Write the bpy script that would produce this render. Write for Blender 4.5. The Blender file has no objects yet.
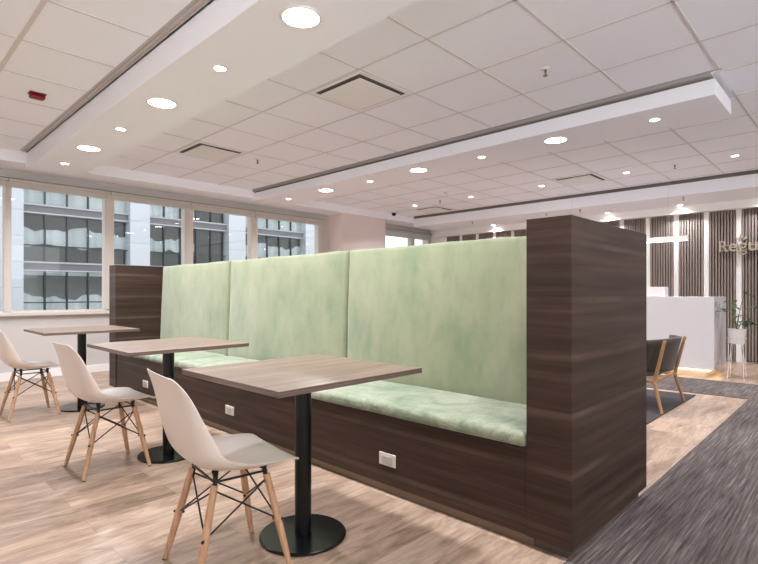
import bpy, bmesh, math, random
from mathutils import Vector, Matrix
random.seed(7)
C = bpy.context.scene.collection
PI = math.pi

# ------------------------------------------------------------ materials
def lin(c):
    return tuple(((v/255)/12.92 if v/255 <= .04045 else ((v/255+.055)/1.055)**2.4) for v in c) + (1,)

def mat(name, rgb, rough=.5, metal=0, spec=.5, emit=None, es=0, sheen=0, coat=0):
    m = bpy.data.materials.new(name); m.use_nodes = True
    b = m.node_tree.nodes['Principled BSDF']
    b.inputs['Base Color'].default_value = lin(rgb)
    b.inputs['Roughness'].default_value = rough
    b.inputs['Metallic'].default_value = metal
    b.inputs['Specular IOR Level'].default_value = spec
    if sheen:
        b.inputs['Sheen Weight'].default_value = sheen
        b.inputs['Sheen Roughness'].default_value = .5
    if coat: b.inputs['Coat Weight'].default_value = coat
    if emit:
        b.inputs['Emission Color'].default_value = lin(emit)
        b.inputs['Emission Strength'].default_value = es
    return m

class NT:
    def __init__(s, m): s.t = m.node_tree; s.n = s.t.nodes; s.b = s.n['Principled BSDF']
    def add(s, typ, **kw):
        n = s.n.new(typ)
        for k, v in kw.items(): setattr(n, k, v)
        return n
    def link(s, a, b): s.t.links.new(a, b)
    def coord(s, scale=(1, 1, 1), rot=(0, 0, 0), loc=(0, 0, 0)):
        g = s.add('ShaderNodeTexCoord'); mp = s.add('ShaderNodeMapping')
        s.link(g.outputs['Object'], mp.inputs['Vector'])
        mp.inputs['Scale'].default_value = scale; mp.inputs['Rotation'].default_value = rot
        mp.inputs['Location'].default_value = loc
        return mp.outputs['Vector']
    def noise(s, vec, scale, detail=4, rough=.55, dist=0):
        n = s.add('ShaderNodeTexNoise')
        n.inputs['Scale'].default_value = scale; n.inputs['Detail'].default_value = detail
        n.inputs['Roughness'].default_value = rough; n.inputs['Distortion'].default_value = dist
        s.link(vec, n.inputs['Vector']); return n.outputs['Fac']
    def ramp(s, fac, stops):
        r = s.add('ShaderNodeValToRGB'); e = r.color_ramp.elements
        while len(e) < len(stops): e.new(.5)
        for i, (p, c) in enumerate(stops):
            e[i].position = p; e[i].color = lin(c) if len(c) == 3 else c
        s.link(fac, r.inputs['Fac']); return r.outputs['Color']
    def mix(s, fac, a, b, mode='MIX'):
        x = s.add('ShaderNodeMix', data_type='RGBA', blend_type=mode)
        for v, i in ((fac, 0), (a, 6), (b, 7)):
            if hasattr(v, 'links'): s.link(v, x.inputs[i])
            else: x.inputs[i].default_value = v
        return x.outputs[2]
    def bump(s, h, strength=.2, dist=.01):
        b = s.add('ShaderNodeBump'); b.inputs['Strength'].default_value = strength
        b.inputs['Distance'].default_value = dist
        s.link(h, b.inputs['Height']); s.link(b.outputs['Normal'], s.b.inputs['Normal'])

def wood_panel(name, dark, mid, light, streak, rough=.5):
    """laminate with horizontal grain; grain varies fast with z"""
    m = mat(name, mid, rough, spec=.3); t = NT(m)
    v = t.coord((.55, .55, 13)); f = t.noise(v, 1.6, 6, .62, .25)
    col = t.ramp(f, [(.28, dark), (.5, mid), (.74, light)])
    v2 = t.coord((.9, .9, 55), loc=(3, 1, 2)); f2 = t.noise(v2, 1.8, 4, .6)
    fine = t.ramp(f2, [(.3, (205, 205, 205)), (.7, (255, 255, 255))])
    col = t.mix(1.0, col, fine, 'MULTIPLY')
    # thin pale veins along the grain about every board
    v3 = t.coord((.14, .14, 1)); w = t.add('ShaderNodeTexWave', wave_type='BANDS', bands_direction='Z')
    t.link(v3, w.inputs['Vector']); w.inputs['Scale'].default_value = 1.35; w.inputs['Distortion'].default_value = 1.0
    w.inputs['Detail'].default_value = 2; w.inputs['Detail Scale'].default_value = .8
    vein = t.ramp(w.outputs['Fac'], [(.955, (0, 0, 0)), (.99, (255, 255, 255))])
    vn = t.noise(t.coord((1.2, 1.2, 2)), 1.5, 2)
    vk = t.mix(1.0, vein, t.ramp(vn, [(.35, (0, 0, 0)), (.65, (160, 160, 160))]), 'MULTIPLY')
    col = t.mix(vk, col, lin(streak))
    t.link(col, t.b.inputs['Base Color']); t.bump(f2, .06, .002)
    return m

M = {}
M['panel'] = wood_panel('dark_walnut_laminate', (42, 28, 20), (63, 43, 33), (82, 62, 51), (112, 92, 80))
M['edge'] = mat('laminate_edge', (92, 76, 67), .5)
M['kick'] = mat('brushed_kick_metal', (120, 104, 88), .38, .55)

m = mat('table_laminate', (150, 126, 112), .38); t = NT(m)
f = t.noise(t.coord((1.1, 16, 16)), 1.6, 6, .6, .3); f2 = t.noise(t.coord((2, 70, 70)), 1.4, 3, .6)
c = t.ramp(f, [(.28, (106, 87, 74)), (.52, (132, 111, 95)), (.75, (154, 132, 114))])
t.link(t.mix(1.0, c, t.ramp(f2, [(.3, (222, 222, 222)), (.7, (255, 255, 255))]), 'MULTIPLY'), t.b.inputs['Base Color'])
M['table'] = m
m = mat('table_edge_laminate', (112, 90, 80), .45); t = NT(m)
f = t.noise(t.coord((1.5, 1.5, 60)), 2, 3); t.link(t.ramp(f, [(.3, (88, 70, 62)), (.7, (118, 97, 86))]), t.b.inputs['Base Color'])
M['table_edge'] = m

def velvet(name, seed):
    m = mat(name, (160, 176, 148), .85, spec=.15, sheen=.35); t = NT(m)
    v = t.coord((1, 1.3, .8), loc=(seed, seed*.7, 0))
    a = t.noise(v, 2.0, 4, .62, .15); b = t.noise(t.coord((1, 1.6, .7)), 9, 5, .6, .1)
    c1 = t.ramp(a, [(.3, (120, 131, 102)), (.5, (139, 142, 113)), (.72, (151, 151, 124))])
    c2 = t.ramp(b, [(.3, (236, 241, 236)), (.5, (250, 252, 249)), (.75, (255, 255, 255))])
    t.link(t.mix(1.0, c1, c2, 'MULTIPLY'), t.b.inputs['Base Color'])
    h = t.noise(v, 4, 3, .6, .2); t.bump(h, .2, .02)
    return m
M['velvet'] = velvet('sage_green_velvet', 0)
m = mat('sage_green_velvet_seat', (160, 178, 150), .8, spec=.2, sheen=.4); t = NT(m)
v = t.coord((1, 1, 1), loc=(4, 2, 1)); a = t.noise(v, 4.5, 5, .6, 1.2); b = t.noise(v, 16, 5, .65, 1)
c1 = t.ramp(a, [(.32, (112, 130, 102)), (.5, (142, 149, 122)), (.68, (164, 166, 144))])
t.link(t.mix(1.0, c1, t.ramp(b, [(.3, (222, 230, 222)), (.6, (255, 255, 255))]), 'MULTIPLY'), t.b.inputs['Base Color'])
t.bump(t.noise(v, 7, 4, .6, 1.5), .5, .03)
M['velvet_seat'] = m

M['wall'] = mat('warm_white_wall_paint', (202, 196, 191), .75, spec=.2)
M['white'] = mat('white_plasterboard', (245, 244, 248), .7, spec=.2)
M['reveal'] = mat('grey_reveal', (120, 112, 106), .6)
M['channel2'] = mat('grey_edge_profile', (168, 162, 157), .5)
M['pink'] = mat('blush_white_paint', (230, 216, 211), .75, spec=.2)
M['frame'] = mat('cream_window_frame', (208, 199, 189), .45)
M['blind'] = mat('cream_blind_cassette', (196, 189, 180), .6)
M['grid'] = mat('ceiling_tee_bar', (214, 208, 203), .6)
M['channel'] = mat('grey_shadow_channel', (196, 190, 185), .6)
M['plastic'] = mat('white_moulded_plastic', (222, 208, 197), .33, spec=.5)
M['black'] = mat('black_powder_coat', (8, 8, 9), .35, spec=.35)
M['blackgloss'] = mat('black_satin_steel', (12, 13, 13), .22)
M['chair_black'] = mat('black_wire', (18, 17, 17), .4)
m = mat('beech_dowel', (196, 148, 108), .5); t = NT(m)
f = t.noise(t.coord((60, 60, 5)), 1.2, 3); t.link(t.ramp(f, [(.3, (176, 132, 98)), (.7, (208, 166, 130))]), t.b.inputs['Base Color'])
M['beech'] = m
M['oak'] = mat('honey_oak', (164, 124, 84), .5)
M['charcoal'] = mat('charcoal_felt', (62, 52, 44), .9, spec=.2, sheen=.2)
M['greyseat'] = mat('grey_seat_fabric', (122, 114, 104), .9, spec=.2)
M['outlet'] = mat('ivory_outlet_plastic', (206, 196, 184), .4)
M['outlet_dark'] = mat('outlet_insert', (180, 170, 158), .4)
M['desk'] = mat('satin_white_laminate', (212, 205, 203), .35)
m = mat('white_marble', (208, 204, 206), .25); t = NT(m)
f = t.noise(t.coord((1.2, 1.2, .8), loc=(.6, 0, .5)), 1.5, 5, .6, 1.0)
t.link(t.ramp(f, [(.4, (214, 210, 211)), (.49, (196, 194, 198)), (.52, (160, 160, 167)), (.56, (206, 203, 205)), (.7, (216, 212, 212))]), t.b.inputs['Base Color'])
M['marble'] = m
M['led'] = mat('warm_led_strip', (255, 226, 170), .5, emit=(255, 214, 140), es=5)
M['lamp_big'] = mat('downlight_diffuser', (255, 250, 240), .5, emit=(255, 247, 236), es=26)
M['lamp_small'] = mat('spotlight_lens', (255, 250, 240), .5, emit=(255, 248, 238), es=30)
M['lamp_pend'] = mat('pendant_diffuser', (255, 248, 238), .5, emit=(255, 246, 232), es=1.3)
M['trim'] = mat('white_lamp_trim', (232, 228, 222), .4)
M['pendant'] = mat('pendant_body', (206, 200, 192), .4)
M['vent'] = mat('vent_plate', (236, 234, 231), .35)
M['ventdark'] = mat('vent_throat', (92, 86, 82), .7)
M['red'] = mat('red_alarm_plastic', (128, 26, 30), .4)
M['metalgold'] = mat('champagne_metal', (214, 202, 184), .3, .75)
M['chrome'] = mat('sprinkler_metal', (120, 112, 104), .3, .8)
M['slat'] = mat('taupe_wood_slat', (128, 112, 103), .55)
m = M['slat']; t = NT(m)
f = t.noise(t.coord((40, 40, 1.2)), 1.2, 3); t.link(t.ramp(f, [(.3, (124, 109, 101)), (.7, (154, 138, 128))]), t.b.inputs['Base Color'])
M['slatback'] = mat('slat_backing', (84, 72, 66), .8)
M['strip'] = mat('white_wall_strip', (240, 236, 232), .5)
M['pot'] = mat('white_ceramic', (226, 220, 215), .3)
m = mat('green_leaf', (62, 96, 52), .45); M['leaf'] = m
M['stem'] = mat('green_stem', (84, 112, 62), .6)
M['rug'] = mat('dark_rug', (72, 66, 66), .95, spec=.1)
t = NT(M['rug']); f = t.noise(t.coord((30, 120, 1)), 1.3, 3)
t.link(t.ramp(f, [(.3, (58, 53, 53)), (.7, (84, 77, 76))]), t.b.inputs['Base Color'])

# floor: weathered vinyl oak planks running along X
m = mat('vinyl_oak_planks', (170, 145, 125), .36, spec=.4); t = NT(m)
v = t.coord()
br = t.add('ShaderNodeTexBrick'); t.link(v, br.inputs['Vector'])
br.offset = .37; br.offset_frequency = 2; br.squash = 1
for k, x in (('Scale', 1), ('Brick Width', 1.22), ('Row Height', .18), ('Mortar Size', .0012), ('Mortar Smooth', .3), ('Bias', 0)):
    br.inputs[k].default_value = x
br.inputs['Color1'].default_value = (.0, .0, .0, 1); br.inputs['Color2'].default_value = (1, 1, 1, 1)
br.inputs['Mortar'].default_value = (.5, .5, .5, 1)
pl = br.outputs['Color']
sx = t.add('ShaderNodeVectorMath', operation='SCALE'); t.link(pl, sx.inputs[0]); sx.inputs['Scale'].default_value = 7.3
av = t.add('ShaderNodeVectorMath', operation='ADD'); t.link(v, av.inputs[0]); t.link(sx.outputs[0], av.inputs[1])
mp = t.add('ShaderNodeMapping'); mp.inputs['Scale'].default_value = (1.5, 6.5, 1); t.link(av.outputs[0], mp.inputs['Vector'])
g = t.noise(mp.outputs['Vector'], 1.7, 8, .7, 1.1)
col = t.ramp(g, [(.26, (108, 86, 72)), (.4, (158, 133, 114)), (.52, (184, 158, 138)), (.68, (204, 181, 160)), (.8, (182, 171, 159))])
mp2 = t.add('ShaderNodeMapping'); mp2.inputs['Scale'].default_value = (3, 60, 1); t.link(av.outputs[0], mp2.inputs['Vector'])
g2 = t.noise(mp2.outputs['Vector'], 1.3, 4, .6)
col = t.mix(1.0, col, t.ramp(g2, [(.28, (228, 225, 222)), (.6, (255, 255, 255))]), 'MULTIPLY')
mp3 = t.add('ShaderNodeMapping'); mp3.inputs['Scale'].default_value = (2.2, 6.5, 1); t.link(av.outputs[0], mp3.inputs['Vector'])
kn = t.noise(mp3.outputs['Vector'], 1.7, 5, .65, 1.5)
col = t.mix(t.ramp(kn, [(.575, (0, 0, 0)), (.71, (200, 200, 200))]), col, lin((108, 88, 78)))
tone = t.ramp(pl, [(0, (222, 218, 215)), (.5, (248, 244, 240)), (1, (255, 255, 255))])
col = t.mix(1.0, col, tone, 'MULTIPLY')
col = t.mix(br.outputs['Fac'], col, lin((128, 108, 94)))
t.link(col, t.b.inputs['Base Color']); t.bump(g2, .05, .002)
M['floor'] = m

m = mat('striped_grey_carpet', (98, 92, 90), .95, spec=.1); t = NT(m)
v = t.coord()
mp = t.add('ShaderNodeMapping'); mp.inputs['Scale'].default_value = (3, 95, 1); t.link(v, mp.inputs['Vector'])
g = t.noise(mp.outputs['Vector'], 1.0, 4, .7)
col = t.ramp(g, [(.3, (66, 59, 57)), (.47, (102, 92, 88)), (.58, (124, 114, 109)), (.72, (158, 147, 140))])
w = t.noise(t.coord((.8, 5, 1)), 1.0, 2)
col = t.mix(1.0, col, t.ramp(w, [(.3, (205, 203, 203)), (.7, (255, 255, 255))]), 'MULTIPLY')
br = t.add('ShaderNodeTexBrick'); t.link(v, br.inputs['Vector'])
for k, x in (('Scale', 1), ('Brick Width', 1.0), ('Row Height', .25), ('Mortar Size', .002), ('Mortar Smooth', .5)):
    br.inputs[k].default_value = x
br.inputs['Color1'].default_value = (.82, .82, .82, 1); br.inputs['Color2'].default_value = (1, 1, 1, 1); br.inputs['Mortar'].default_value = (.7, .7, .7, 1)
col = t.mix(1.0, col, br.outputs['Color'], 'MULTIPLY')
t.link(col, t.b.inputs['Base Color']); t.bump(g, .5, .006)
M['carpet'] = m

m = mat('mineral_fibre_tile', (245, 245, 250), .85, spec=.1); t = NT(m)
f = t.noise(t.coord(), 220, 2); t.bump(f, .08, .002); M['tile'] = m

def glass(name, tint=(.985, .99, .99)):
    m = bpy.data.materials.new(name); m.use_nodes = True; n = m.node_tree.nodes; l = m.node_tree.links
    n.remove(n['Principled BSDF']); o = n['Material Output']
    tr = n.new('ShaderNodeBsdfTransparent'); tr.inputs[0].default_value = tint + (1,)
    gl = n.new('ShaderNodeBsdfGlossy'); gl.inputs['Roughness'].default_value = .01
    lw = n.new('ShaderNodeLayerWeight'); lw.inputs['Blend'].default_value = .5
    pw = n.new('ShaderNodeMath'); pw.operation = 'POWER'; l.new(lw.outputs['Facing'], pw.inputs[0]); pw.inputs[1].default_value = 5
    fr = n.new('ShaderNodeMath'); fr.operation = 'MULTIPLY_ADD'; l.new(pw.outputs[0], fr.inputs[0]); fr.inputs[1].default_value = .955; fr.inputs[2].default_value = .045
    mx = n.new('ShaderNodeMixShader'); l.new(fr.outputs[0], mx.inputs[0]); l.new(tr.outputs[0], mx.inputs[1]); l.new(gl.outputs[0], mx.inputs[2])
    l.new(mx.outputs[0], o.inputs['Surface']); return m
M['glass'] = glass('window_glass')
# building across the street
M['bstone'] = mat('pale_facade_cladding', (196, 198, 200), .6)
t = NT(M['bstone'])
br = t.add('ShaderNodeTexBrick'); br.offset = 0
t.link(t.coord((1, 1, 1), rot=(PI/2, 0, 0)), br.inputs['Vector'])
for k, x in (('Scale', 1), ('Brick Width', 20), ('Row Height', 1.9), ('Mortar Size', .03)): br.inputs[k].default_value = x
br.inputs['Color1'].default_value = lin((180, 184, 189)); br.inputs['Color2'].default_value = lin((173, 177, 183)); br.inputs['Mortar'].default_value = lin((150, 154, 160))
t.link(br.outputs['Color'], t.b.inputs['Base Color'])
M['bband'] = mat('grey_spandrel', (92, 92, 95), .5)
M['bledge'] = mat('pale_spandrel_ledge', (158, 160, 163), .5)
M['bglass'] = mat('dark_tinted_glazing', (50, 60, 64), .12, spec=.5)
M['bmull'] = mat('facade_mullion', (36, 48, 52), .5)
M['breflect'] = mat('pale_sky_reflection', (168, 190, 196), .8)  # pale colour stands in for sky reflected in the facade glass
t = NT(M['breflect']); f = t.noise(t.coord((1, 1, .25)), .9, 4, .6, .6)
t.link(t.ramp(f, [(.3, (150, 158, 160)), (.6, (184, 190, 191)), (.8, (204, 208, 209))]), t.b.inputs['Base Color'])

# ------------------------------------------------------------ mesh helpers
class MB:
    def __init__(s): s.bm = bmesh.new()
    def box(s, x0, x1, y0, y1, z0, z1, bev=0, seg=2):
        r = bmesh.ops.create_cube(s.bm, size=1)
        for v in r['verts']:
            v.co = Vector((x0+(v.co.x+.5)*(x1-x0), y0+(v.co.y+.5)*(y1-y0), z0+(v.co.z+.5)*(z1-z0)))
        if bev:
            es = list({e for v in r['verts'] for e in v.link_edges})
            bmesh.ops.bevel(s.bm, geom=es, offset=bev, segments=seg, profile=.5, affect='EDGES')
        return s
    def quad(s, pts):
        s.bm.faces.new([s.bm.verts.new(p) for p in pts]); return s
    def lathe(s, prof, c=(0, 0), n=40, cap=True):
        rings = []
        for r, z in prof:
            rings.append([s.bm.verts.new((c[0]+r*math.cos(2*PI*k/n), c[1]+r*math.sin(2*PI*k/n), z)) for k in range(n)])
        for a, b in zip(rings, rings[1:]):
            for k in range(n):
                s.bm.faces.new((a[k], a[(k+1) % n], b[(k+1) % n], b[k]))
        if cap:
            s.bm.faces.new(rings[0][::-1]); s.bm.faces.new(rings[-1])
        return s
    def rod(s, a, b, r0, r1=None, n=12):
        if r1 is None: r1 = r0
        a = Vector(a); b = Vector(b); d = (b-a).normalized(); u = d.orthogonal().normalized(); w = d.cross(u)
        ra = [s.bm.verts.new(a+(u*math.cos(2*PI*k/n)+w*math.sin(2*PI*k/n))*r0) for k in range(n)]
        rb = [s.bm.verts.new(b+(u*math.cos(2*PI*k/n)+w*math.sin(2*PI*k/n))*r1) for k in range(n)]
        for k in range(n): s.bm.faces.new((ra[k], ra[(k+1) % n], rb[(k+1) % n], rb[k]))
        s.bm.faces.new(ra[::-1]); s.bm.faces.new(rb); return s
    def tube(s, pts, r, n=8):
        for a, b in zip(pts, pts[1:]): s.rod(a, b, r, r, n)
        return s
    def build(s, name, m, parent=None, smooth=False, loc=None, kind=None):
        bmesh.ops.recalc_face_normals(s.bm, faces=s.bm.faces)
        me = bpy.data.meshes.new(name); s.bm.to_mesh(me); s.bm.free()
        me.materials.append(m)
        o = bpy.data.objects.new(name, me); C.objects.link(o)
        if smooth:
            for p in me.polygons: p.use_smooth = True
        if parent: o.parent = parent
        if loc: o.location = loc
        if kind: o['kind'] = kind
        return o

def smooth_by_angle(o, ang=40):
    me = o.data; bm = bmesh.new(); bm.from_mesh(me)
    for f in bm.faces: f.smooth = True
    for e in bm.edges:
        if len(e.link_faces) == 2 and e.calc_face_angle(0) > math.radians(ang): e.smooth = False
    bm.to_mesh(me); bm.free()
    return o

def thing(name, label, cat, loc=(0, 0, 0), rz=0, group=None):
    o = bpy.data.objects.new(name, None); C.objects.link(o); o.empty_display_size = .1
    o.location = loc; o.rotation_euler = (0, 0, rz); o['label'] = label; o['category'] = cat
    if group: o['group'] = group
    return o
def tag(o, label, cat, group=None):
    o['label'] = label; o['category'] = cat
    if group: o['group'] = group
    return o
def copy_tree(o, parent=None):
    c = o.copy(); C.objects.link(c)
    if parent: c.parent = parent
    for ch in list(o.children): copy_tree(ch, c)
    return c
def struct(mb, name, m, parent=None, **k):
    return mb.build(name, m, parent, kind='structure', **k)

# ------------------------------------------------------------ camera
cam = bpy.data.cameras.new('camera'); co = bpy.data.objects.new('camera', cam); C.objects.link(co)
cam.sensor_width = 36; cam.lens = 507/758*36; cam.shift_y = 11/758; cam.clip_end = 300
co.location = (0, 0, 1.09); co.rotation_euler = (PI/2, 0, math.radians(44-90))
bpy.context.scene.camera = co

# ------------------------------------------------------------ room shell
XL, XR, YB, YW, ZC = -3.2, 9.75, -3.2, 7.66, 2.75
fl = MB()
for x0, x1, y0, y1 in ((XL, XR, .86, 7.9), (XL, 1.0, YB, .86), (7.45, XR, YB, .86)):
    pass
fl.box(XL-.2, XR+.2, YB-.2, YW+.2, -.2, 0)
struct(fl, 'floor', M['floor'])
# carpet: main runner plus the strip in front of the reception
cp = MB(); cp.box(1.2, 7.42, YB, .88, 0, .006); cp.box(6.36, 7.42, .88, 7.0, 0, .006)
o = struct(cp, 'trim_1', M['carpet']); 
rg = MB(); rg.box(3.3, 6.2, 1.32, 3.6, 0, .008)
tag(rg.build('area_rug', M['rug']), 'dark grey rug on the wood floor under the low lounge chair', 'rug')

# ceiling slabs with slots beside the beams
B1 = (1.42, 1.99); B2 = (4.50, 5.12); CH = .085
ce = MB()
ce.box(XL, B1[0]-CH, YB, 7.18, ZC, ZC+.02)
ce.box(B1[0], 4.50-.06, YB, 7.18, ZC, ZC+.02)
ce.box(4.50-.06, 8.42, YB, .78, ZC, ZC+.02)
ce.box(4.50, 8.42, .78, 7.18, ZC, ZC+.02)
ceil = struct(ce, 'ceiling', M['tile'])
up = MB(); up.box(XL, XR, YB, YW+.2, ZC+.12, ZC+.2)
struct(up, 'ceiling_slab', M['channel'], ceil)
sl = MB()
sl.box(B1[0]-CH, B1[0], YB, 7.18, ZC+.012, ZC+.02)
sl.box(B1[0]-CH*.62, B1[0]-CH*.5, YB, 7.18, ZC+.004, ZC+.012); sl.box(B1[0]-CH*.25, B1[0]-CH*.15, YB, 7.18, ZC+.004, ZC+.012)
sl.box(4.44, 4.50, .78, 7.18, ZC+.01, ZC+.02)
sl.box(8.42, 8.50, YB, 7.18, ZC+.01, ZC+.02)
struct(sl, 'shadow_channel', M['channel'], ceil)
# tee bars
gr = MB(); P = .637; GX = 2.60; GY = .802; bw = .0085; zg = ZC-.003
ys = [GY+P*k for k in range(-7, 11)]
for y in ys:
    if y > 7.15: continue
    gr.box(B1[1]-.2 if y > YB else 0, 4.44 if y > .78 else 8.42, y-bw, y+bw, zg, ZC+.001)
    if y > .78: gr.box(5.0, 8.42, y-bw, y+bw, zg, ZC+.001)
    gr.box(XL, B1[0]-CH, y-bw, y+bw, zg, ZC+.001)
for k in range(-1, 10):
    x = GX+P*k
    if x > 8.4: continue
    if 4.44 < x < 5.1: gr.box(x-bw, x+bw, YB, .78, zg, ZC+.001)
    else: gr.box(x-bw, x+bw, YB, 7.18, zg, ZC+.001)
for k in range(0, 7):
    x = .75-P*k; gr.box(x-.014, x+.014, YB, 7.18, zg-.002, ZC+.001)
struct(gr, 'ceiling_grid', M['grid'], ceil)

# beams, bulkhead, soffit
b = MB(); b.box(B1[0], B1[1], YB, 7.24, 2.57, ZC+.02, .004, 1); struct(b, 'trim_2', M['white'])
b = MB(); b.box(B2[0], B2[1], .83, 7.24, 2.585, 2.708, .004, 1); o3 = struct(b, 'trim_3', M['white'])
b = MB(); b.box(B2[0]+.012, B2[1]-.02, .86, 7.2, 2.708, ZC+.02); struct(b, 'reveal', M['reveal'], o3)
b = MB(); b.box(B2[0]-.03, B2[0]+.012, .86, 7.2, 2.728, ZC+.012); struct(b, 'edge_profile', M['channel2'], o3)
b = MB(); b.box(XL, XR, 7.16, YW, 2.62, ZC+.02); struct(b, 'trim_4', M['white'])
b = MB(); b.box(8.50, XR, YB, 7.16, 2.53, 2.71, .004, 1); o5 = struct(b, 'trim_5', M['white'])
b = MB(); b.box(8.515, XR, YB, 7.16, 2.71, ZC+.02); struct(b, 'reveal', M['reveal'], o5)
b = MB(); b.box(9.52, 9.66, YB, 7.4, 2.405, 2.53); struct(b, 'trim_6', M['strip'])

# window wall (plane Y = 7.66)
WZ0, WZ1 = .862, 2.50
wins = [(-2.24, -1.14), (-1.06, .06), (.13, 1.28), (1.355, 2.42), (2.54, 3.565), (3.70, 4.735), (4.87, 6.22)]
win2 = [(7.82, 8.98), (9.10, 9.60)]
w = MB()
T = .22
w.box(XL-.2, XR+.2, YW, YW+T, 0, WZ0-.06); w.box(XL-.2, XR+.2, YW, YW+T, WZ1, ZC+.2)
w.box(XL-.2, -2.3, YW, YW+T, WZ0-.06, WZ1); w.box(6.34, 7.75, YW, YW+T, WZ0-.06, WZ1); w.box(9.69, XR+.2, YW, YW+T, WZ0-.06, WZ1)
wallw = struct(w, 'wall_window_side', M['wall'])
def window(i, x0, x1, blindz, ml=.06, mr=.06, glass_top=2.47):
    f = MB(); fw = .035
    a, c = x0-ml, x1+mr
    f.box(a, x0, YW-.03, YW+.09, WZ0, WZ1); f.box(x1, c, YW-.03, YW+.09, WZ0, WZ1)
    f.box(x0, x1, YW-.01, YW+.09, WZ0-.06, WZ0+.005); f.box(x0, x1, YW+.0, YW+.09, glass_top, WZ1)
    o = struct(f, 'window_%d' % i, M['frame'])
    g = MB(); g.box(x0, x1, YW+.04, YW+.046, WZ0+.005, glass_top); struct(g, 'pane', M['glass'], o)
    return o
n = 1
mid = lambda a, b_: (b_-a)/2
allw = wins
for k, (x0, x1) in enumerate(wins):
    ml = (x0-wins[k-1][1])/2 if k else .06
    mr = (wins[k+1][0]-x1)/2 if k < len(wins)-1 else .1
    window(n, x0, x1, 0, ml, mr)
    n += 1
window(n, *win2[0], 0, .07, .06); window(n+1, *win2[1], 0, .06, .09)
s = MB(); s.box(-2.3, 6.34, YW-.07, YW, WZ0-.06, WZ0-.012, .006); s.box(7.75, 9.6, YW-.07, YW, WZ0-.06, WZ0-.012, .006)
struct(s, 'trim_7', M['frame'])
s = MB(); s.box(XL, 6.49, YW-.018, YW, 0, .105, .004, 1); struct(s, 'baseboard_window_side', M['strip'])

# roller blinds in their cassettes: one per window
def blind(x0, x1, low, label, m):
    r = thing('roller_blind', label, 'blind', ((x0+x1)/2, YW-.06, 2.5), 0, 'roller blinds along the window wall')
    h = (x1-x0)/2
    c = MB(); c.box(-h, h, -.025, .028, -.035, 0, .006); c.build('cassette', M['blind'], r)
    c = MB(); c.box(-h+.012, h-.012, .0, .004, low-2.5, -.03); c.build('blind_fabric', m, r)
    c = MB(); c.box(-h+.012, h-.012, -.006, .010, low-2.515, low-2.5, .002); c.build('bottom_bar', M['frame'], r)
    c = MB(); c.rod((h-.01, -.02, -.02), (h-.01, -.02, -.9), .0018, n=6); c.build('pull_cord', M['frame'], r)
    c = MB(); c.box(-h, h, -.032, .03, 0, .007); c.build('head_rail', M['rail'], r)
    return r
M['rail'] = mat('grey_head_rail', (120, 114, 108), .5)
ordn = ['', '', 'at the far left edge of the view', 'above the first full window pane from the left', 'above the second full window pane from the left',
        'above the third full window pane from the left', 'above the window pane nearest the pillar']
for k, (x0, x1) in enumerate(wins):
    if k < 2: continue
    ml = (x0-wins[k-1][1])/2; mr = (wins[k+1][0]-x1)/2 if k < len(wins)-1 else .1
    blind(x0-ml+.004, x1+mr-.004, 2.405, 'cream roller blind rolled up ' + ordn[k], M['blind'])
M['bluegrey'] = mat('grey_blind_fabric', (196, 202, 205), .7)
blind(7.76, 9.035, 2.36, 'grey roller blind partly lowered just right of the square pillar', M['bluegrey'])
blind(9.045, 9.68, 2.36, 'grey roller blind partly lowered beside the slatted wall', M['bluegrey'])

# pillar
p = MB(); p.box(6.49, 7.735, 7.28, YW, 0, ZC+.02); struct(p, 'wall_pillar', M['pink'])
# other walls; their unseen window openings are added to light the ceiling
w = MB(); w.box(XL-.2, XL, YB-.2, YW, 0, .3); w.box(XL-.2, XL, YB-.2, YW, 2.55, ZC+.2)
for y in (YB-.2, YB+1.3, YB+2.8): w.box(XL-.2, XL, y, y+.14, .3, 2.55)
w.box(XL-.2, XL, YB+4.8, YW, .3, 2.55)
struct(w, 'wall_left', M['wall'])
g = MB(); g.box(XL-.12, XL-.11, YB, YB+4.8, .3, 2.55); struct(g, 'window_20', M['glass'])  # unseen glazing, added so daylight reaches the ceiling
w = MB(); w.box(XL-.2, XR+.2, YB-.2, YB, 0, .3); w.box(XL-.2, XR+.2, YB-.2, YB, 2.55, ZC+.2)
for k in range(5): w.box(XL-.2+k*1.6, XL-.06+k*1.6, YB-.2, YB, .3, 2.55)
w.box(4.6, XR+.2, YB-.2, YB, .3, 2.55)
struct(w, 'wall_behind', M['wall'])
g = MB(); g.box(XL, 4.6, YB-.12, YB-.11, .3, 2.55); struct(g, 'window_21', M['glass'])  # likewise added behind the camera to let more light in
w = MB(); w.box(9.69, XR+.2, YB, YW, 0, ZC+.2); wr = struct(w, 'wall_reception', M['strip'])
# slatted panels on the reception wall
pitch = .437
for k in range(-3, 13):
    g0 = 1.465+pitch*k+.037; g1 = 1.465+pitch*(k+1)-.037
    if g1 > 7.2: g1 = 7.2
    if g1-g0 < .1: continue
    bs = MB(); bs.box(9.645, 9.69, g1, g1+.074, .0, 2.405); struct(bs, 'wall_strip', M['strip'], wr)
    bk = MB(); bk.box(9.675, 9.69, g0, g1, .02, 2.405); bo = struct(bk, 'slat_panel', M['slatback'], wr)
    sm = MB(); nS = 9; dp = (g1-g0)/nS
    for j in range(nS):
        yc = g0+dp*(j+.5); sm.box(9.635, 9.675, yc-dp*.3, yc+dp*.3, .03, 2.402)
    struct(sm, 'slats', M['slat'], bo)

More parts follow.
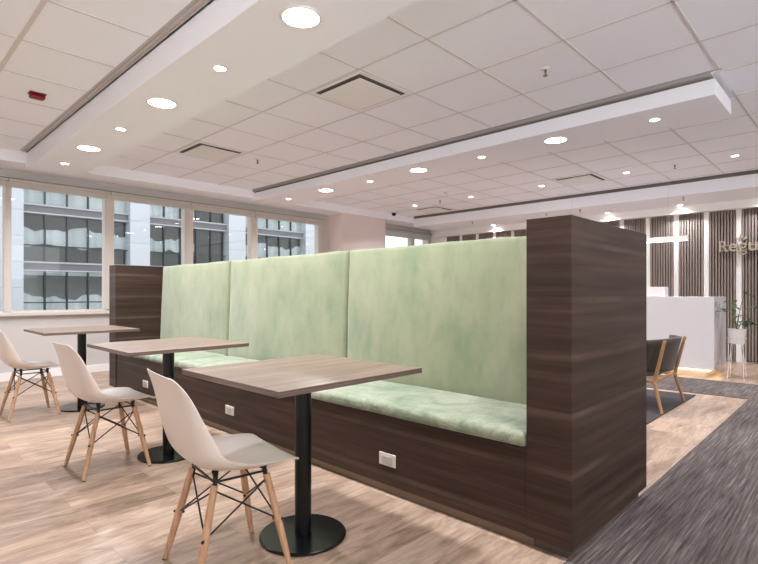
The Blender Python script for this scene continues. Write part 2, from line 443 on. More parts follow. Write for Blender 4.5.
# ------------------------------------------------------------ banquette
bq = thing('banquette', 'long built-in banquette with dark wood ends and pale green velvet cushions', 'banquette', (2.0, 3.5, 0))
bx = 2.0; by = 3.5
def L(mb, name, m, par=bq, **k):
    bmesh.ops.translate(mb.bm, verts=mb.bm.verts, vec=(-bx, -by, 0)); return mb.build(name, m, par, **k)
YR0, YR1, YL0, YL1, XB = .857, 1.055, 5.96, 6.16, 2.955
e = MB(); e.box(bx, XB, YR0, YR1, .05, 1.405, .002, 1); L(e, 'end_panel', M['panel'])
e = MB(); e.box(bx, XB, YL0, YL1, .05, 1.40, .002, 1); L(e, 'end_panel', M['panel'])
e = MB(); e.box(bx+.008, bx+.03, YR1, YL0, .05, .425); L(e, 'bench_front', M['panel'])
e = MB(); e.box(bx+.03, XB-.04, YR1-.02, YL0+.02, 0, .0505)
o = L(e, 'kick_plate', M['kick'])
M['kickdark'] = mat('dark_plinth', (84, 72, 64), .45, .2)
e = MB(); e.box(bx+.035, XB-.035, YR0+.03, YR1-.0, 0, .05); L(e, 'plinth', M['kickdark'])
e = MB(); e.box(bx+.035, XB-.035, YL0, YL1-.03, 0, .05); L(e, 'plinth', M['kickdark'])
e = MB(); e.box(bx+.03, 2.68, YR1, YL0, .40, .425); e.box(2.68, XB-.003, YR1, YL0, .0505, 1.34); L(e, 'back_panel', M['panel'])

def cushion(name, x0, x1, y0, y1, z0, z1, r, m, lean=0, puff=.012, ny=24, seed=0):
    """rounded box of cloth with a slight puff and ripples"""
    rnd = random.Random(seed)
    bm = bmesh.new(); bmesh.ops.create_cube(bm, size=1)
    for v in bm.verts: v.co = Vector((x0+(v.co.x+.5)*(x1-x0), y0+(v.co.y+.5)*(y1-y0), z0+(v.co.z+.5)*(z1-z0)))
    bmesh.ops.bevel(bm, geom=list(bm.edges), offset=r, segments=4, profile=.5, affect='EDGES')
    def cuts(axis, lo, hi, n):
        for k in range(1, n):
            c = [0, 0, 0]; c[axis] = lo+(hi-lo)*k/n; no = [0, 0, 0]; no[axis] = 1
            bmesh.ops.bisect_plane(bm, geom=list(bm.verts)+list(bm.edges)+list(bm.faces), plane_co=c, plane_no=no)
    cuts(1, y0+r, y1-r, ny); cuts(0, x0+r, x1-r, max(1, int((x1-x0)/.06))); cuts(2, z0+r, z1-r, max(1, int((z1-z0)/.06)))
    ph = [rnd.uniform(0, 6.28) for _ in range(6)]
    cx, cy, cz = (x0+x1)/2, (y0+y1)/2, (z0+z1)/2
    for v in bm.verts:
        u = (v.co.x-cx)/(x1-x0)*2; w_ = (v.co.y-cy)/(y1-y0)*2; q = (v.co.z-cz)/(z1-z0)*2
        wave = .5*math.sin(7*v.co.y+ph[0]+3*v.co.z)+.3*math.sin(17*v.co.y+ph[1]+9*v.co.x+5*v.co.z)+.25*math.sin(11*v.co.z+ph[2]+5*v.co.x)
        if lean:   # vertical cushion: puff the front
            f = max(0, -u) if v.co.x < cx else 0
            v.co.x -= f*(puff*(1-w_**4)*(1-q**4)+.004*wave)
            v.co.x += lean*(v.co.z-z0)
            if q > .8: v.co.z += .004*wave
        else:
            f = max(0, q)
            v.co.z += f*(puff*(1-w_**6)*(1-u**4)+.003*wave)
            if u < -.8: v.co.x += .004*wave-.004
    mb = MB(); mb.bm.free(); mb.bm = bm
    o = L(mb, name, m, smooth=True)
    return o
seams = [1.057, 2.74, 4.42, 5.957]
for k in range(3):
    a, c = seams[k]+(.006 if k else 0), seams[k+1]-(.006 if k < 2 else 0)
    cushion('seat_cushion', bx-.003, 2.66, a, c, .425, .488, .022, M['velvet_seat'], seed=k)
    cushion('back_cushion', 2.475, 2.64, a+.002, c-.002, .475, 1.402, .026, M['velvet'], lean=.04, puff=.018, seed=10+k)

# outlets on the bench front
def outlet(y, label):
    r = thing('wall_outlet', label, 'outlet', (bx+.008, y, .189), 0, 'power outlets on the bench front')
    p = MB(); p.box(-.008, 0, -.06, .06, -.034, .034, .003); p.build('plate', M['outlet'], r)
    p = MB(); p.box(-.0105, -.008, -.036, .036, -.019, .019, .001, 1); s_ = p.build('socket', M['outlet_dark'], r)
    return r
outlet(1.872, 'ivory power outlet on the bench front nearest the large dark end panel')
outlet(3.53, 'ivory power outlet on the bench front, between the nearest and middle tables')
outlet(5.15, 'ivory power outlet on the bench front nearest the window')

# ------------------------------------------------------------ tables
def make_table(label):
    r = thing('cafe_table', label, 'table', (0, 0, 0), 0, 'square cafe tables in front of the banquette')
    a = .365
    t_ = MB(); t_.box(-.39, .39, -.372, .372, .727, .75, .0015, 1)
    o = t_.build('tabletop', M['table'], r); o.data.materials.append(M['table_edge'])
    for p in o.data.polygons:
        if abs(p.normal.z) < .5: p.material_index = 1
    c = MB(); c.lathe([(.037, .012), (.037, .716)], n=40)
    o = smooth_by_angle(c.build('column', M['black'], r), 30)
    c = MB(); c.lathe([(.188, 0), (.193, .003), (.193, .010), (.188, .014), (.06, .016)], n=64)
    smooth_by_angle(c.build('base_plate', M['blackgloss'], r), 30)
    c = MB(); c.box(-.15, .15, -.15, .15, .716, .727, .002, 1); c.build('mounting_plate', M['black'], r)
    return r
t1 = make_table('square wood-top table nearest the camera on a black pedestal')
t1.location = (1.405, 1.832, 0)
t2 = copy_tree(t1); t2['label'] = 'middle wood-top table of the three along the green banquette'; t2.location = (1.475, 3.40, 0)
t3 = copy_tree(t1); t3['label'] = 'wood-top table farthest away, closest to the windows'; t3.location = (1.505, 5.38, 0)

# ------------------------------------------------------------ shell chairs
def make_chair(label):
    r = thing('shell_chair', label, 'chair', (0, 0, 0), 0, 'white shell chairs facing the banquette')
    # centre profile (x forward, z up) with half width and edge lift
    K = [  # x, z, halfwidth, lift
        (.264, .411, .150, .000), (.260, .421, .195, .003), (.245, .431, .215, .008), (.20, .432, .226, .014), (.13, .427, .232, .022),
        (.05, .420, .236, .034), (-.03, .418, .236, .050), (-.10, .425, .234, .068), (-.155, .447, .232, .082), (-.19, .485, .230, .088),
        (-.212, .54, .230, .086), (-.232, .60, .227, .074), (-.25, .66, .222, .060), (-.267, .72, .216, .046), (-.284, .77, .207, .030),
        (-.297, .800, .196, .018), (-.305, .818, .178, .010), (-.311, .827, .145, .005)]
    K = [((k[0]*.86 if k[0] > 0 else k[0]*(1.0-.14*max(0, (k[1]-.5)/.33))), k[1] if k[1] < .45 else .45+(k[1]-.45)*.905, k[2], k[3]) for k in K]
    pts = [Vector((k[0], 0, k[1])) for k in K]
    bm = bmesh.new(); rows = []; S = 14
    for i, k in enumerate(K):
        tn = (pts[min(i+1, len(K)-1)]-pts[max(i-1, 0)]).normalized()
        nrm = Vector((tn.z, 0, -tn.x))           # points to the sitter's side
        if nrm.z < -.1 or (nrm.x < 0 and nrm.z < .5): nrm = -nrm
        row = []
        for j in range(S+1):
            s_ = -1+2*j/S
            yy = k[2]*math.sin(s_*PI/2*.92)/math.sin(PI/2*.92)
            p_ = pts[i]+Vector((0, yy, 0))+nrm*k[3]*abs(s_)**2.6
            row.append(bm.verts.new(p_))
        rows.append(row)
    for a, c in zip(rows, rows[1:]):
        for j in range(S): bm.faces.new((a[j], a[j+1], c[j+1], c[j]))
    mb = MB(); mb.bm.free(); mb.bm = bm
    sh = mb.build('shell', M['plastic'], r, smooth=True)
    md = sh.modifiers.new('s', 'SOLIDIFY'); md.thickness = .006; md.offset = 0
    md = sh.modifiers.new('b', 'SUBSURF'); md.levels = 1; md.render_levels = 2
    tops = {}; feet = {}; mids = {}
    for sx in (-1, 1):
        for sy in (-1, 1):
            top = Vector((sx*.105+.01, sy*.125, .372)); ft = Vector((sx*.188+.0, sy*.185, .0))
            tops[sx, sy] = top; feet[sx, sy] = ft; mids[sx, sy] = ft+(top-ft)*.52
            l = MB(); l.rod(ft+(top-ft)*.012, ft+(top-ft)*.45, .0105, .0155, 14); l.rod(ft+(top-ft)*.45, top, .0155, .0135, 14)
            lo = l.build('leg', M['beech'], r, smooth=False); smooth_by_angle(lo, 50)
            l = MB(); l.rod(ft, ft+(top-ft)*.013, .0105, .0105, 14); l.build('foot_glide', M['black'], lo)
    w_ = MB()
    q = .0036
    for a, c in (((-1, -1), (-1, 1)), ((1, -1), (1, 1)), ((-1, -1), (1, -1)), ((-1, 1), (1, 1))):
        for s1, s2 in ((a, c), (c, a)):
            w_.rod(tops[s1]+Vector((0, 0, -.02)), mids[s2], q, q, 8)
    for k_ in tops:
        t_ = tops[k_]; m_ = mids[k_]
        out = Vector((k_[0]*.5, k_[1]*.5, 0))
        w_.rod(m_-out*.03, m_+out*.032, .0055, .0055, 10)
        w_.rod(t_+Vector((0, 0, -.035)), t_+Vector((-k_[0]*.008, -k_[1]*.01, .034)), .0085, .009, 10)
        w_.rod(t_+Vector((-k_[0]*.008, -k_[1]*.01, .024)), t_+Vector((-k_[0]*.004, -k_[1]*.004, .040+(.012 if k_[0] < 0 else 0))), .009, .013, 12)
    for sx in (-1, 1): w_.rod(tops[sx, -1]+Vector((0, 0, .012)), tops[sx, 1]+Vector((0, 0, .012)), .0048, .0048, 8)
    for sy in (-1, 1): w_.rod(tops[-1, sy]+Vector((0, 0, .012)), tops[1, sy]+Vector((0, 0, .012)), .0048, .0048, 8)
    w_.build('wire_brace', M['chair_black'], r)
    return r
c1 = make_chair('white shell chair with wooden legs at the table nearest the camera')
c1.location = (1.045, 1.865, 0); c1.rotation_euler = (0, 0, math.radians(-8))
c2 = copy_tree(c1); c2['label'] = 'white shell chair with wooden legs at the middle table'
c2.location = (1.11, 3.45, 0); c2.rotation_euler = (0, 0, 0)
c3 = copy_tree(c1); c3['label'] = 'white shell chair farthest away, at the left edge near the windows'
c3.location = (1.10, 5.43, 0); c3.rotation_euler = (0, 0, 0)

# ------------------------------------------------------------ lamps
def area(parent, size, power, col=(.93, .97, 1.06), z=-.012, spread=160):
    l = bpy.data.lights.new('downlight_lamp', 'AREA'); l.shape = 'DISK'; l.size = size; l.energy = power; l.color = col; l.spread = math.radians(spread)
    o = bpy.data.objects.new('downlight_lamp', l); C.objects.link(o); o.parent = parent; o.location = (0, 0, z)
    return o
def big(x, y, z, label, p=30):
    r = thing('round_downlight', label, 'ceiling light', (x, y, z), 0, 'large round downlights in the ceiling beams')
    m_ = MB(); m_.lathe([(.098, 0), (.112, 0), (.114, -.003), (.108, -.007), (.098, -.007), (.098, 0)], n=40, cap=False); m_.build('trim_ring', M['trim'], r, smooth=True)
    m_ = MB(); m_.lathe([(.098, -.001), (.098, -.004)], n=40); m_.build('diffuser', M['lamp_big'], r)
    area(r, .19, p); return r
def small(x, y, z, label, p=9, g='small ceiling spotlights'):
    r = thing('ceiling_spotlight', label, 'ceiling light', (x, y, z), 0, g)
    m_ = MB(); m_.lathe([(.038, 0), (.05, 0), (.05, -.004), (.038, -.006), (.038, 0)], n=28, cap=False); m_.build('trim_ring', M['trim'], r, smooth=True)
    m_ = MB(); m_.lathe([(.038, -.001), (.038, -.004)], n=28); m_.build('lens', M['lamp_small'], r)
    area(r, .07, p, spread=130); return r
PB, PS = 34, 8
pos3 = ['nearest the camera', 'second from the window', 'nearest the window']
for k, y in enumerate((2.19, 3.955, 5.73)):
    big(1.665, y, 2.57, 'large round downlight in the left ceiling beam, ' + pos3[k], PB)
for k, y in enumerate((3.07, 4.85, 6.6)):
    small(1.672, y, 2.57, 'small spotlight in the left ceiling beam, ' + pos3[k], PS, 'small spotlights in the left ceiling beam')
for k, y in enumerate((2.20, 3.93, 5.67)):
    big(4.76, y, 2.585, 'large round downlight in the middle ceiling beam, ' + ['nearest the beam end', 'second from the window', 'nearest the window'][k], PB)
for k, y in enumerate((1.325, 3.06, 4.79, 6.62)):
    small(4.79, y, 2.585, 'small spotlight in the middle ceiling beam, ' + ['nearest the beam end', 'second from the beam end', 'third from the beam end', 'nearest the window'][k], PS, 'small spotlights in the middle ceiling beam')
for k, y in enumerate((1.16, 2.40, 3.64, 4.93, 6.19)):
    small(7.39, y, ZC, 'small spotlight in the ceiling tiles beyond the middle beam, ' + ['rightmost of five', 'second from the right of five', 'third from the right of five', 'fourth from the right of five', 'leftmost of five, near the pillar'][k], 16, 'small spotlights in the far ceiling tiles')
for k, y in enumerate((1.07, 2.22, 3.37, 4.54, 5.71)):
    small(9.40, y, 2.53, 'small recessed spotlight washing the slatted wall, ' + ['above the lettered sign', 'above the pendant light', 'just right of the banquette corner', 'hidden behind the banquette end', 'leftmost of five'][k], 8, 'wall washing spotlights above the slatted wall')
# the left beam row continues over the camera and behind it
big(1.665, -1.33, 2.57, 'large round downlight in the left ceiling beam, behind the camera', PB)
big(1.665, .43, 2.57, 'large round downlight in the left ceiling beam, above the camera', PB*.35)
for x, y in ((4.79, -1.0), (6.9, -1.2), (-.9, 4.9)):  # unseen downlights added among the tiles for more room light
    big(x, y, ZC, 'added large round downlight in the ceiling tiles, %s' % ('over the grey carpet' if x > 0 and x < 5 else 'near the reception carpet' if x > 5 else 'left of the view near the windows' if y > 3 else 'left of the camera'), PB)

# ------------------------------------------------------------ ceiling fittings
def vent(x0, y0, x1, y1, label):
    r = thing('air_diffuser', label, 'vent', ((x0+x1)/2, (y0+y1)/2, ZC), 0, 'square ceiling air diffusers')
    h = (x1-x0)/2-.015; w0 = h-.035
    f = MB()
    for a in range(4):
        c_, s_ = math.cos(a*PI/2), math.sin(a*PI/2)
        R = lambda x, y: (x*c_-y*s_, x*s_+y*c_)
        q = [(-h, -h), (h, -h), (w0, -w0), (-w0, -w0)]
        lo = [f.bm.verts.new((*R(*p_), -.006)) for p_ in q]; f.bm.faces.new(lo)
        q2 = [(-w0, -w0), (w0, -w0), (w0-.01, -w0+.01), (-w0+.01, -w0+.01)]
        vs = [f.bm.verts.new((*R(*p_), z_)) for p_, z_ in zip(q2, (-.006, -.006, -.001, -.001))]; f.bm.faces.new(vs)
        q3 = [(-h, -h), (h, -h)]
        vs = [f.bm.verts.new((*R(*p_), z_)) for p_, z_ in ((q3[0], -.006), (q3[1], -.006), (q3[1], 0), (q3[0], 0))]; f.bm.faces.new(vs)
    f.build('frame', M['vent'], r)
    d = MB(); d.box(-w0, w0, -w0, w0, -.0035, -.0015); d.build('throat', M['ventdark'], r)
    d = MB(); pw = w0-.034; d.box(-pw, pw, -pw, pw, -.019, -.013, .003); d.build('face_plate', M['vent'], r)
    d = MB()
    d.box(-pw*.93, -pw*.2, -pw*.92, -pw*.9, -.013, -.004); d.box(-pw*.92, -pw*.9, -pw*.92, pw*.1, -.013, -.004); d.build('damper_blade', M['vent'], r)
    return r
gx = lambda k: GX+P*k
gy = lambda k: GY+P*k
vent(gx(0), gy(3), gx(1), gy(4), 'square white ceiling air diffuser nearest the camera, between the two beams')
vent(gx(0), gy(7), gx(1), gy(8), 'square ceiling air diffuser near the windows, between the two beams')
vent(gx(7), 2.713, gx(8), 3.35, 'square ceiling air diffuser beyond the middle beam, right part')
vent(gx(8)-.0, 5.9, gx(9)-.0, 6.537, 'square ceiling air diffuser beyond the middle beam, near the pillar') if gx(9) < 8.42 else vent(7.75, 5.9, 8.387, 6.537, 'square ceiling air diffuser beyond the middle beam, near the pillar')

def sprinkler(x, y, z, label):
    r = thing('sprinkler_head', label, 'sprinkler', (x, y, z), 0, 'ceiling sprinkler heads')
    m_ = MB(); m_.lathe([(.034, .003), (.034, -.003), (.018, -.008), (.012, -.009)], n=24); m_.build('rosette', M['trim'], r, smooth=True)
    m_ = MB(); m_.rod((0, 0, -.008), (0, 0, -.03), .009); m_.rod((-.012, 0, -.028), (-.004, 0, -.052), .0025, n=6); m_.rod((.012, 0, -.028), (.004, 0, -.052), .0025, n=6)
    m_.rod((0, 0, -.030), (0, 0, -.052), .004); m_.lathe([(.017, -.052), (.017, -.055)], n=20); m_.build('head', M['chrome'], r)
    return r
sprinkler(3.553, 1.72, ZC, 'sprinkler head in the ceiling tile nearest the camera, right of the air diffuser')
sprinkler(3.477, 5.45, ZC, 'sprinkler head between the two ceiling beams near the far air diffuser')
sprinkler(7.366, 1.80, ZC, 'sprinkler head in the far ceiling tiles below the beam end')
sprinkler(7.266, 5.50, ZC, 'sprinkler head in the far ceiling tiles near the pillar')
for x, y, l in ((8.62, 1.99, 'thin hanging sprinkler under the far soffit, rightmost'), (8.65, 3.56, 'thin hanging sprinkler under the far soffit, right above the end panel'),
                (8.65, 4.17, 'thin hanging sprinkler under the far soffit, left above the end panel'), (8.62, 5.72, 'thin hanging sprinkler under the far soffit, leftmost')):
    sprinkler(x, y, 2.53, l)
# smoke detector
r = thing('smoke_detector', 'small round white smoke detector in the far ceiling tiles', 'smoke detector', (6.77, 4.985, ZC))
m_ = MB(); m_.lathe([(.055, 0), (.055, -.018), (.045, -.03), (.02, -.034)], n=28); m_.build('housing', M['trim'], r, smooth=True)
m_ = MB(); m_.lathe([(.012, -.033), (.010, -.038)], n=16); m_.build('sensor', M['chrome'], r)
# red alarm beacon
r = thing('alarm_beacon', 'red fire alarm beacon on the ceiling tile at the upper left', 'alarm', (1.06, 4.98, ZC), 0)
m_ = MB(); m_.box(-.06, .06, -.045, .045, -.010, 0, .006); m_.build('back_plate', M['red'], r)
m_ = MB(); m_.bm.clear(); m_.box(-.056, .056, -.040, .040, -.045, -.010, .018, 3); m_.build('lens_cover', M['red'], r, smooth=True)
# dome camera
r = thing('dome_camera', 'small black dome camera on the ceiling in front of the pillar', 'security camera', (7.69, 7.0, ZC))
m_ = MB(); m_.lathe([(.055, 0), (.055, -.018), (.05, -.022)], n=28); m_.build('mount', M['trim'], r, smooth=True)
m_ = MB(); m_.lathe([(.045, -.02), (.045, -.045), (.035, -.068), (.015, -.08)], n=28); m_.build('dome', M['black'], r, smooth=True)

# ------------------------------------------------------------ reception
dk = thing('reception_desk', 'white reception desk with a marble end and a warm light strip underneath', 'desk', (7.62, 1.42, 0))
DX = .78; DY = 2.9
m_ = MB(); m_.box(0, .03, 0, DY, .10, 1.04, .002, 1); m_.build('front_panel', M['desk'], dk)
m_ = MB(); m_.box(.03, DX, 0, .03, .10, 1.04, .002, 1); m_.build('side_panel', M['marble'], dk)['label'] = 'grey veined marble end panel'
m_ = MB(); m_.box(.03, .40, .03, DY, 1.0, 1.04); m_.box(.40, DX, .03, DY, .72, .75); m_.build('counter_top', M['desk'], dk)
m_ = MB(); m_.box(.1, DX-.05, .1, DY-.05, 0, .10); m_.build('plinth', M['desk'], dk)
m_ = MB(); m_.box(.055, .07, .055, DY-.05, .075, .097); m_.box(.07, DX-.05, .055, .07, .075, .097); m_.build('light_strip', M['led'], dk)
# box on the desk
r = thing('desktop_box', 'low white box with pale dots on top of the reception desk', 'box', (7.85, 2.02, 1.04))
m_ = MB(); m_.box(-.09, .09, 0, .42, 0, .135, .006); m_.build('body', M['desk'], r)
for yy, zz in ((.10, .045), (.145, .09), (.24, .085), (.31, .03), (.36, .1)): m_ = MB(); m_.rod((-.093, yy, zz), (-.089, yy, zz), .008); m_.build('dot', M['pot'], r)
# pendant bar
r = thing('linear_pendant', 'slim white linear pendant lamp hanging over the reception desk', 'pendant lamp', (8.05, 1.80, 1.82))
m_ = MB(); m_.box(-.035, .035, 0, 1.9, .012, .07, .004); m_.build('housing', M['pendant'], r)
m_ = MB(); m_.box(-.032, .032, .01, 1.89, 0, .012); m_.build('diffuser', M['lamp_pend'], r)
for yy in (.25, 1.65):
    m_ = MB(); m_.rod((0, yy, .07), (0, yy, ZC-1.82), .0012, n=6); m_.build('cable', M['pendant'], r)

# planter
pl_ = thing('potted_plant', 'leafy green plant in a white pot on a thin wire stand beside the reception desk', 'plant', (7.80, 1.205, 0))
m_ = MB(); m_.lathe([(.074, .445), (.082, .45), (.098, .628), (.100, .635), (.092, .635), (.086, .60), (.01, .60)], n=36); m_.build('pot', M['pot'], pl_, smooth=False); smooth_by_angle(pl_.children[0], 40)
m_ = MB()
for k in range(4):
    a = PI/4+k*PI/2; c_, s_ = math.cos(a), math.sin(a)
    m_.tube([(c_*.10, s_*.10, .52), (c_*.105, s_*.105, .50), (c_*.118, s_*.118, .004), (c_*.126, s_*.126, .004), (c_*.07, s_*.07, .44)], .0035, 6)
m_.lathe([(.100, .515), (.104, .515), (.104, .521), (.100, .521), (.100, .515)], n=28, cap=False)
m_.build('wire_stand', M['pot'], pl_)
rnd = random.Random(5)
ends = [((.0, .055, .97), 5), ((.0, -.15, .76), 6), ((.02, -.22, .95), 5), ((0, -.02, .82), 4), ((-.02, .1, .9), 4), ((.03, -.1, .72), 4), ((0, -.08, 1.08), 2), ((.02, .03, .72), 3)]
fo = MB(); st = MB()
for (ex, ey, ez), nl in ends:
    p0 = Vector((0, 0, .60)); p2 = Vector((ex, ey, ez)); p1 = Vector((ex*.3, ey*.3, (ez+.6)/2+.06))
    prev = p0
    for q in range(1, 7):
        u = q/6; p_ = p0*(1-u)**2+p1*2*u*(1-u)+p2*u*u; st.rod(prev, p_, .004, .0035, 6); prev = p_
    for j in range(nl):
        base = p2+Vector((rnd.uniform(-.02, .02), rnd.uniform(-.03, .03), rnd.uniform(-.06, .02)))
        a = rnd.uniform(0, 2*PI); d = Vector((math.cos(a), math.sin(a), rnd.uniform(-.5, .35))).normalized()
        sd = d.cross(Vector((0, 0, 1))).normalized(); ln = rnd.uniform(.08, .13); wd = ln*.3
        prof = [(0, .05), (.25, .8), (.5, 1), (.75, .7), (1, .04)]
        rows = []
        for u, w_ in prof:
            c_ = base+d*ln*u+Vector((0, 0, -.03*u*u+.01*u))
            rows.append([fo.bm.verts.new(c_-sd*wd*w_+Vector((0, 0, .008))), fo.bm.verts.new(c_), fo.bm.verts.new(c_+sd*wd*w_+Vector((0, 0, .008)))])
        for A, B_ in zip(rows, rows[1:]):
            for q in range(2): fo.bm.faces.new((A[q], A[q+1], B_[q+1], B_[q]))
fo.build('foliage', M['leaf'], pl_, smooth=True); st.build('stem', M['stem'], pl_)

# sign letters on the slatted wall
sg = thing('wall_sign', 'raised champagne metal lettering with a small crown mark on the slatted wall', 'sign', (9.62, 1.72, 1.745))
def letter(ch, y, w_, h, z=0, name='letter'):
    cu = bpy.data.curves.new('txt', 'FONT'); cu.body = ch; cu.size = 1; cu.extrude = .05; cu.offset = .012
    tmp = bpy.data.objects.new('txt', cu); C.objects.link(tmp)
    bpy.context.view_layer.update()
    me = bpy.data.meshes.new_from_object(tmp.evaluated_get(bpy.context.evaluated_depsgraph_get()))
    bpy.data.objects.remove(tmp)
    xs = [v.co.x for v in me.vertices]; ys_ = [v.co.y for v in me.vertices]
    x0, x1, y0, y1 = min(xs), max(xs), min(ys_), max(ys_)
    for v in me.vertices:
        X_, Y_, Z_ = v.co
        v.co = Vector((-(Z_)*.4, -(X_-x0)/(x1-x0)*w_, z+(Y_-y0)/(y1-y0)*h))
    me.materials.clear(); me.materials.append(M['metalgold'])
    o = bpy.data.objects.new(name, me); C.objects.link(o); o.parent = sg; o.location = (0, -y, 0)
    return o
letter('R', 0, .120, .175); letter('e', .128, .112, .125); letter('u', .385, .11, .125); letter('s', .508, .095, .125)
# double-storey g
g = MB()
def ring(cy, cz, ry, rz_, tk, n_=28, a0=0, a1=2*PI):
    K_ = int(n_*(a1-a0)/(2*PI)); prev = None
    for k in range(K_+1):
        a = a0+(a1-a0)*k/K_; c_, s_ = math.cos(a), math.sin(a)
        cur = [g.bm.verts.new((x_, -(cy+(ry+d_)*c_), cz+(rz_+d_)*s_)) for x_, d_ in ((-.02, -tk), (-.02, tk), (.02, tk), (.02, -tk))]
        if prev:
            for q in range(4): g.bm.faces.new((prev[q], prev[(q+1) % 4], cur[(q+1) % 4], cur[q]))
        prev = cur
ring(.058, .085, .040, .034, .010); ring(.060, -.022, .050, .026, .010)
g.rod((0, -.03, .052), (0, -.03, .012), .009, n=8); g.rod((0, -.03, .014), (0, -.09, .004), .009, n=8); g.rod((0, -.088, .115), (0, -.112, .130), .009, n=8)
go = g.build('letter', M['metalgold'], sg); go.location = (0, -.25, 0)
# crown: three points above the g
cr = MB()
def prism(pts):
    a = [cr.bm.verts.new((-.015, -y_, z_)) for y_, z_ in pts]; b_ = [cr.bm.verts.new((.015, -y_, z_)) for y_, z_ in pts]
    cr.bm.faces.new(a); cr.bm.faces.new(b_[::-1])
    for k in range(len(pts)): cr.bm.faces.new((a[k], a[(k+1) % len(pts)], b_[(k+1) % len(pts)], b_[k]))
prism([(.29, .172), (.272, .235), (.29, .268), (.308, .235)])
prism([(.27, .165), (.225, .185), (.215, .215), (.25, .205)])
prism([(.312, .165), (.338, .212), (.365, .225), (.372, .195)])
cr.build('emblem', M['metalgold'], sg)
st_ = MB(); st_.box(0, .014, -.62, -.01, .02, .03); st_.box(0, .014, -.62, -.01, .09, .10); st_.build('mounting_rail', M['metalgold'], sg)

# ------------------------------------------------------------ lounge chair (faces +Y)
lc = thing('lounge_chair', 'low lounge chair with curved charcoal back and oak legs near the reception desk', 'chair', (5.33, 1.60, 0), 0)
bm = bmesh.new(); rows = []
for i in range(7):
    z = .36+i*.29/6; row = []
    tt = i/6
    for j in range(17):
        a = -1+j/8
        x = a*(.40+.03*tt); y = -.30+.17*abs(a)**2.2-.07*tt+.0
        row.append(bm.verts.new((x, y, z+.012*math.cos(a*PI/2)*(1 if i > 3 else -1))))
    rows.append(row)
for A, B_ in zip(rows, rows[1:]):
    for q in range(16): bm.faces.new((A[q], A[q+1], B_[q+1], B_[q]))
mb = MB(); mb.bm.free(); mb.bm = bm
o = mb.build('backrest', M['charcoal'], lc, smooth=True); md = o.modifiers.new('s', 'SOLIDIFY'); md.thickness = .028; md.offset = 0
m_ = MB(); m_.lathe([(.30, .295), (.325, .315), (.33, .34), (.31, .362), (.2, .37), (.05, .372)], n=40)
for v in m_.bm.verts: v.co.y = v.co.y*.85+.04
m_.build('seat', M['greyseat'], lc, smooth=True)
for sx in (-1, 1):
    m_ = MB(); m_.rod((sx*.335, -.255, .27), (sx*.345, -.345, .650), .017, .014, 12); m_.rod((sx*.375, -.33, .0), (sx*.335, -.25, .29), .012, .018, 12)
    m_.build('leg', M['oak'], lc)
    m_ = MB(); m_.rod((sx*.29, .30, 0), (sx*.26, .22, .30), .012, .018, 12); m_.build('leg', M['oak'], lc)
m_ = MB(); m_.rod((-.335, -.25, .275), (.335, -.25, .275), .016); m_.rod((-.335, -.25, .275), (-.26, .22, .285), .016); m_.rod((.335, -.25, .275), (.26, .22, .285), .016)
m_.rod((-.26, .22, .285), (.26, .22, .285), .016)
m_.build('seat_frame', M['oak'], lc)
lc.location = (5.38, 1.655, .0105)

# ------------------------------------------------------------ building across the street
S = 1.5
bd = thing('office_building', 'grey glass office building with pale pillars seen through the windows', 'building', (0, 30*S, -8))
def bz(z): return (z-1.09)*S+1.09+8
def bbox(mb, x0, x1, y0, y1, z0, z1): mb.box(x0*S, x1*S, y0, y1, z0, z1)
pil = [(-7.6, -6.4), (-1.45, -.35), (4.65, 5.75), (10.72, 11.80), (16.8, 18.0), (23.0, 24.3)]
FH = 2.88*S
for x0, x1 in pil:
    q = MB(); bbox(q, x0, x1, -.5, .6, 0, 30); q.build('pillar', M['bstone'], bd)
floors = [bz(2.19)+FH*k for k in range(-3, 5)]      # top of each floor's glazing below a band
bh = .48*S
for fz in floors:
    q = MB(); q.box(-8*S, 24.3*S, -.05, .5, fz+.10, fz+bh-.12); q.build('spandrel', M['bband'], bd)
    q = MB(); q.box(-8*S, 24.3*S, -.22, .5, fz, fz+.10); q.box(-8*S, 24.3*S, -.22, .5, fz+bh-.12, fz+bh); q.build('ledge', M['bledge'], bd)
q = MB(); q.box(-8*S, 24.3*S, .9, 8, 0, 32); q.build('core', mat('dark_interior', (20, 23, 24), .9), bd)
q = MB(); q.box(-8*S, 24.3*S, .3, .34, 0, 30); M['bclear'] = glass('facade_glass', (.96, .975, .975)); q.build('glazing', M['bclear'], bd)
rnd = random.Random(11)
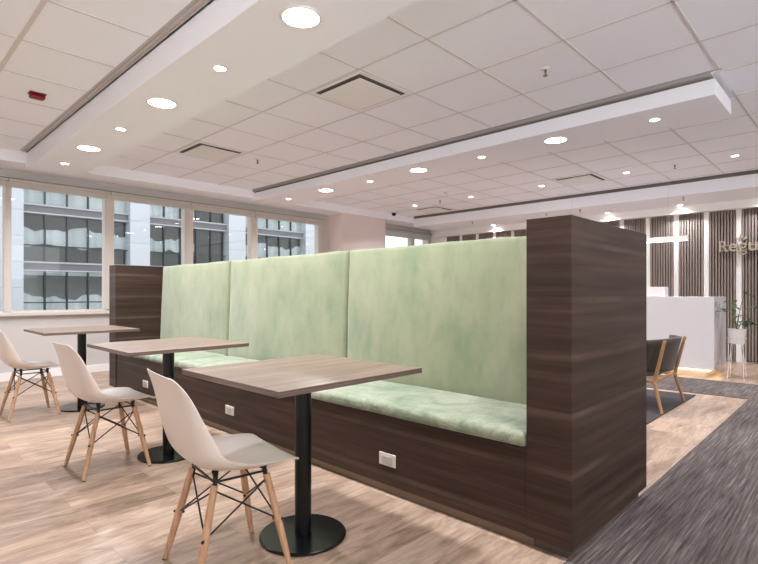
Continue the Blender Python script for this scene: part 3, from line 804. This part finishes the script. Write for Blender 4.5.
for bi, ((a0, a1), (c0, c1)) in enumerate(zip(pil, pil[1:])):
    nn = 5; dx = (c0-a1)/nn
    for fi, fz in enumerate(floors[1:-1]):
        z0 = fz-(FH-bh); z1 = fz
        q = MB()
        for k in range(1, nn): q.box((a1+dx*k)*S-.05, (a1+dx*k)*S+.05, .12, .34, z0, z1)
        q.box(a1*S, c0*S, .14, .32, z0+(z1-z0)*.33, z0+(z1-z0)*.33+.08)
        wo = q.build('window_frame', M['bmull'], bd)
        if bi < 1: continue
        # sky reflections modelled as pale ragged-edged panels behind the glass
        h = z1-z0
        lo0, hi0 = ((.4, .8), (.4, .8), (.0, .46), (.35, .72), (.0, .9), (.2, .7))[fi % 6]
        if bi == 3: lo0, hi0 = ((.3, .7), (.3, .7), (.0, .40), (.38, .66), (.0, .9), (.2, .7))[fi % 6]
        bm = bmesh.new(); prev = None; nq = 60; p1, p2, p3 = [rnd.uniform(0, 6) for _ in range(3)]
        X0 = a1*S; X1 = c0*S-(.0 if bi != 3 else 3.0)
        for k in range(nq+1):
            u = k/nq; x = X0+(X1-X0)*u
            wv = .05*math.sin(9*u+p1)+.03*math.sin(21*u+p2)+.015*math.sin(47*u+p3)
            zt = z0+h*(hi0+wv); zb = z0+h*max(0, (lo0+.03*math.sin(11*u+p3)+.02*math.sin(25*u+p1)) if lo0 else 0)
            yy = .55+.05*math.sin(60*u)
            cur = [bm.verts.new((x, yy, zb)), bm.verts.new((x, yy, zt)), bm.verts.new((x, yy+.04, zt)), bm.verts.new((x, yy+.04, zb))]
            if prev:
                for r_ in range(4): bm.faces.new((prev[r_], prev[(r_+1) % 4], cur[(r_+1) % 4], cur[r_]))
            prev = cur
        mb = MB(); mb.bm.free(); mb.bm = bm; mb.build('reflection_panel', M['breflect'], wo)
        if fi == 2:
            mb = MB(); mb.box(X0, X1, .55, .6, z0+h*.92, z1); mb.build('blind', M['breflect'], wo)  # top strip of the same reflection, modelled as a pale panel
        # rooms behind the panes
g_ = MB(); g_.box(-60, 120, 8.2, 90, -8.3, -8.05); struct(g_, 'ground', mat('street_asphalt', (100, 102, 106), .9))

# ------------------------------------------------------------ world
w = bpy.data.worlds.new('overcast_sky'); bpy.context.scene.world = w; w.use_nodes = True
bg = w.node_tree.nodes['Background']; wn = w.node_tree.nodes; wl = w.node_tree.links
tc = wn.new('ShaderNodeTexCoord'); sp = wn.new('ShaderNodeSeparateXYZ'); wl.new(tc.outputs['Generated'], sp.inputs[0])
mr = wn.new('ShaderNodeMapRange'); wl.new(sp.outputs['Z'], mr.inputs['Value'])
mr.inputs['From Min'].default_value = -.12; mr.inputs['From Max'].default_value = .02
mx = wn.new('ShaderNodeMix'); mx.data_type = 'RGBA'; wl.new(mr.outputs['Result'], mx.inputs[0])
UPLIGHT, SKY = 4.8, 1.6     # added glow below the horizon to brighten the ceiling, overcast sky above
mx.inputs[6].default_value = (.93*UPLIGHT, .97*UPLIGHT, 1.03*UPLIGHT, 1); mx.inputs[7].default_value = (.95*SKY, .98*SKY, 1.0*SKY, 1)
wl.new(mx.outputs[2], bg.inputs['Color']); bg.inputs['Strength'].default_value = 1

sc = bpy.context.scene
sc.view_settings.view_transform = 'Standard'; sc.view_settings.look = 'None'
sc.view_settings.exposure = .2; sc.view_settings.gamma = 1; sc.view_settings.use_curve_mapping = False
sc.cycles.use_denoising = True; sc.cycles.max_bounces = 10; sc.cycles.diffuse_bounces = 6; sc.cycles.transparent_max_bounces = 12
sc.cycles.sample_clamp_indirect = 8
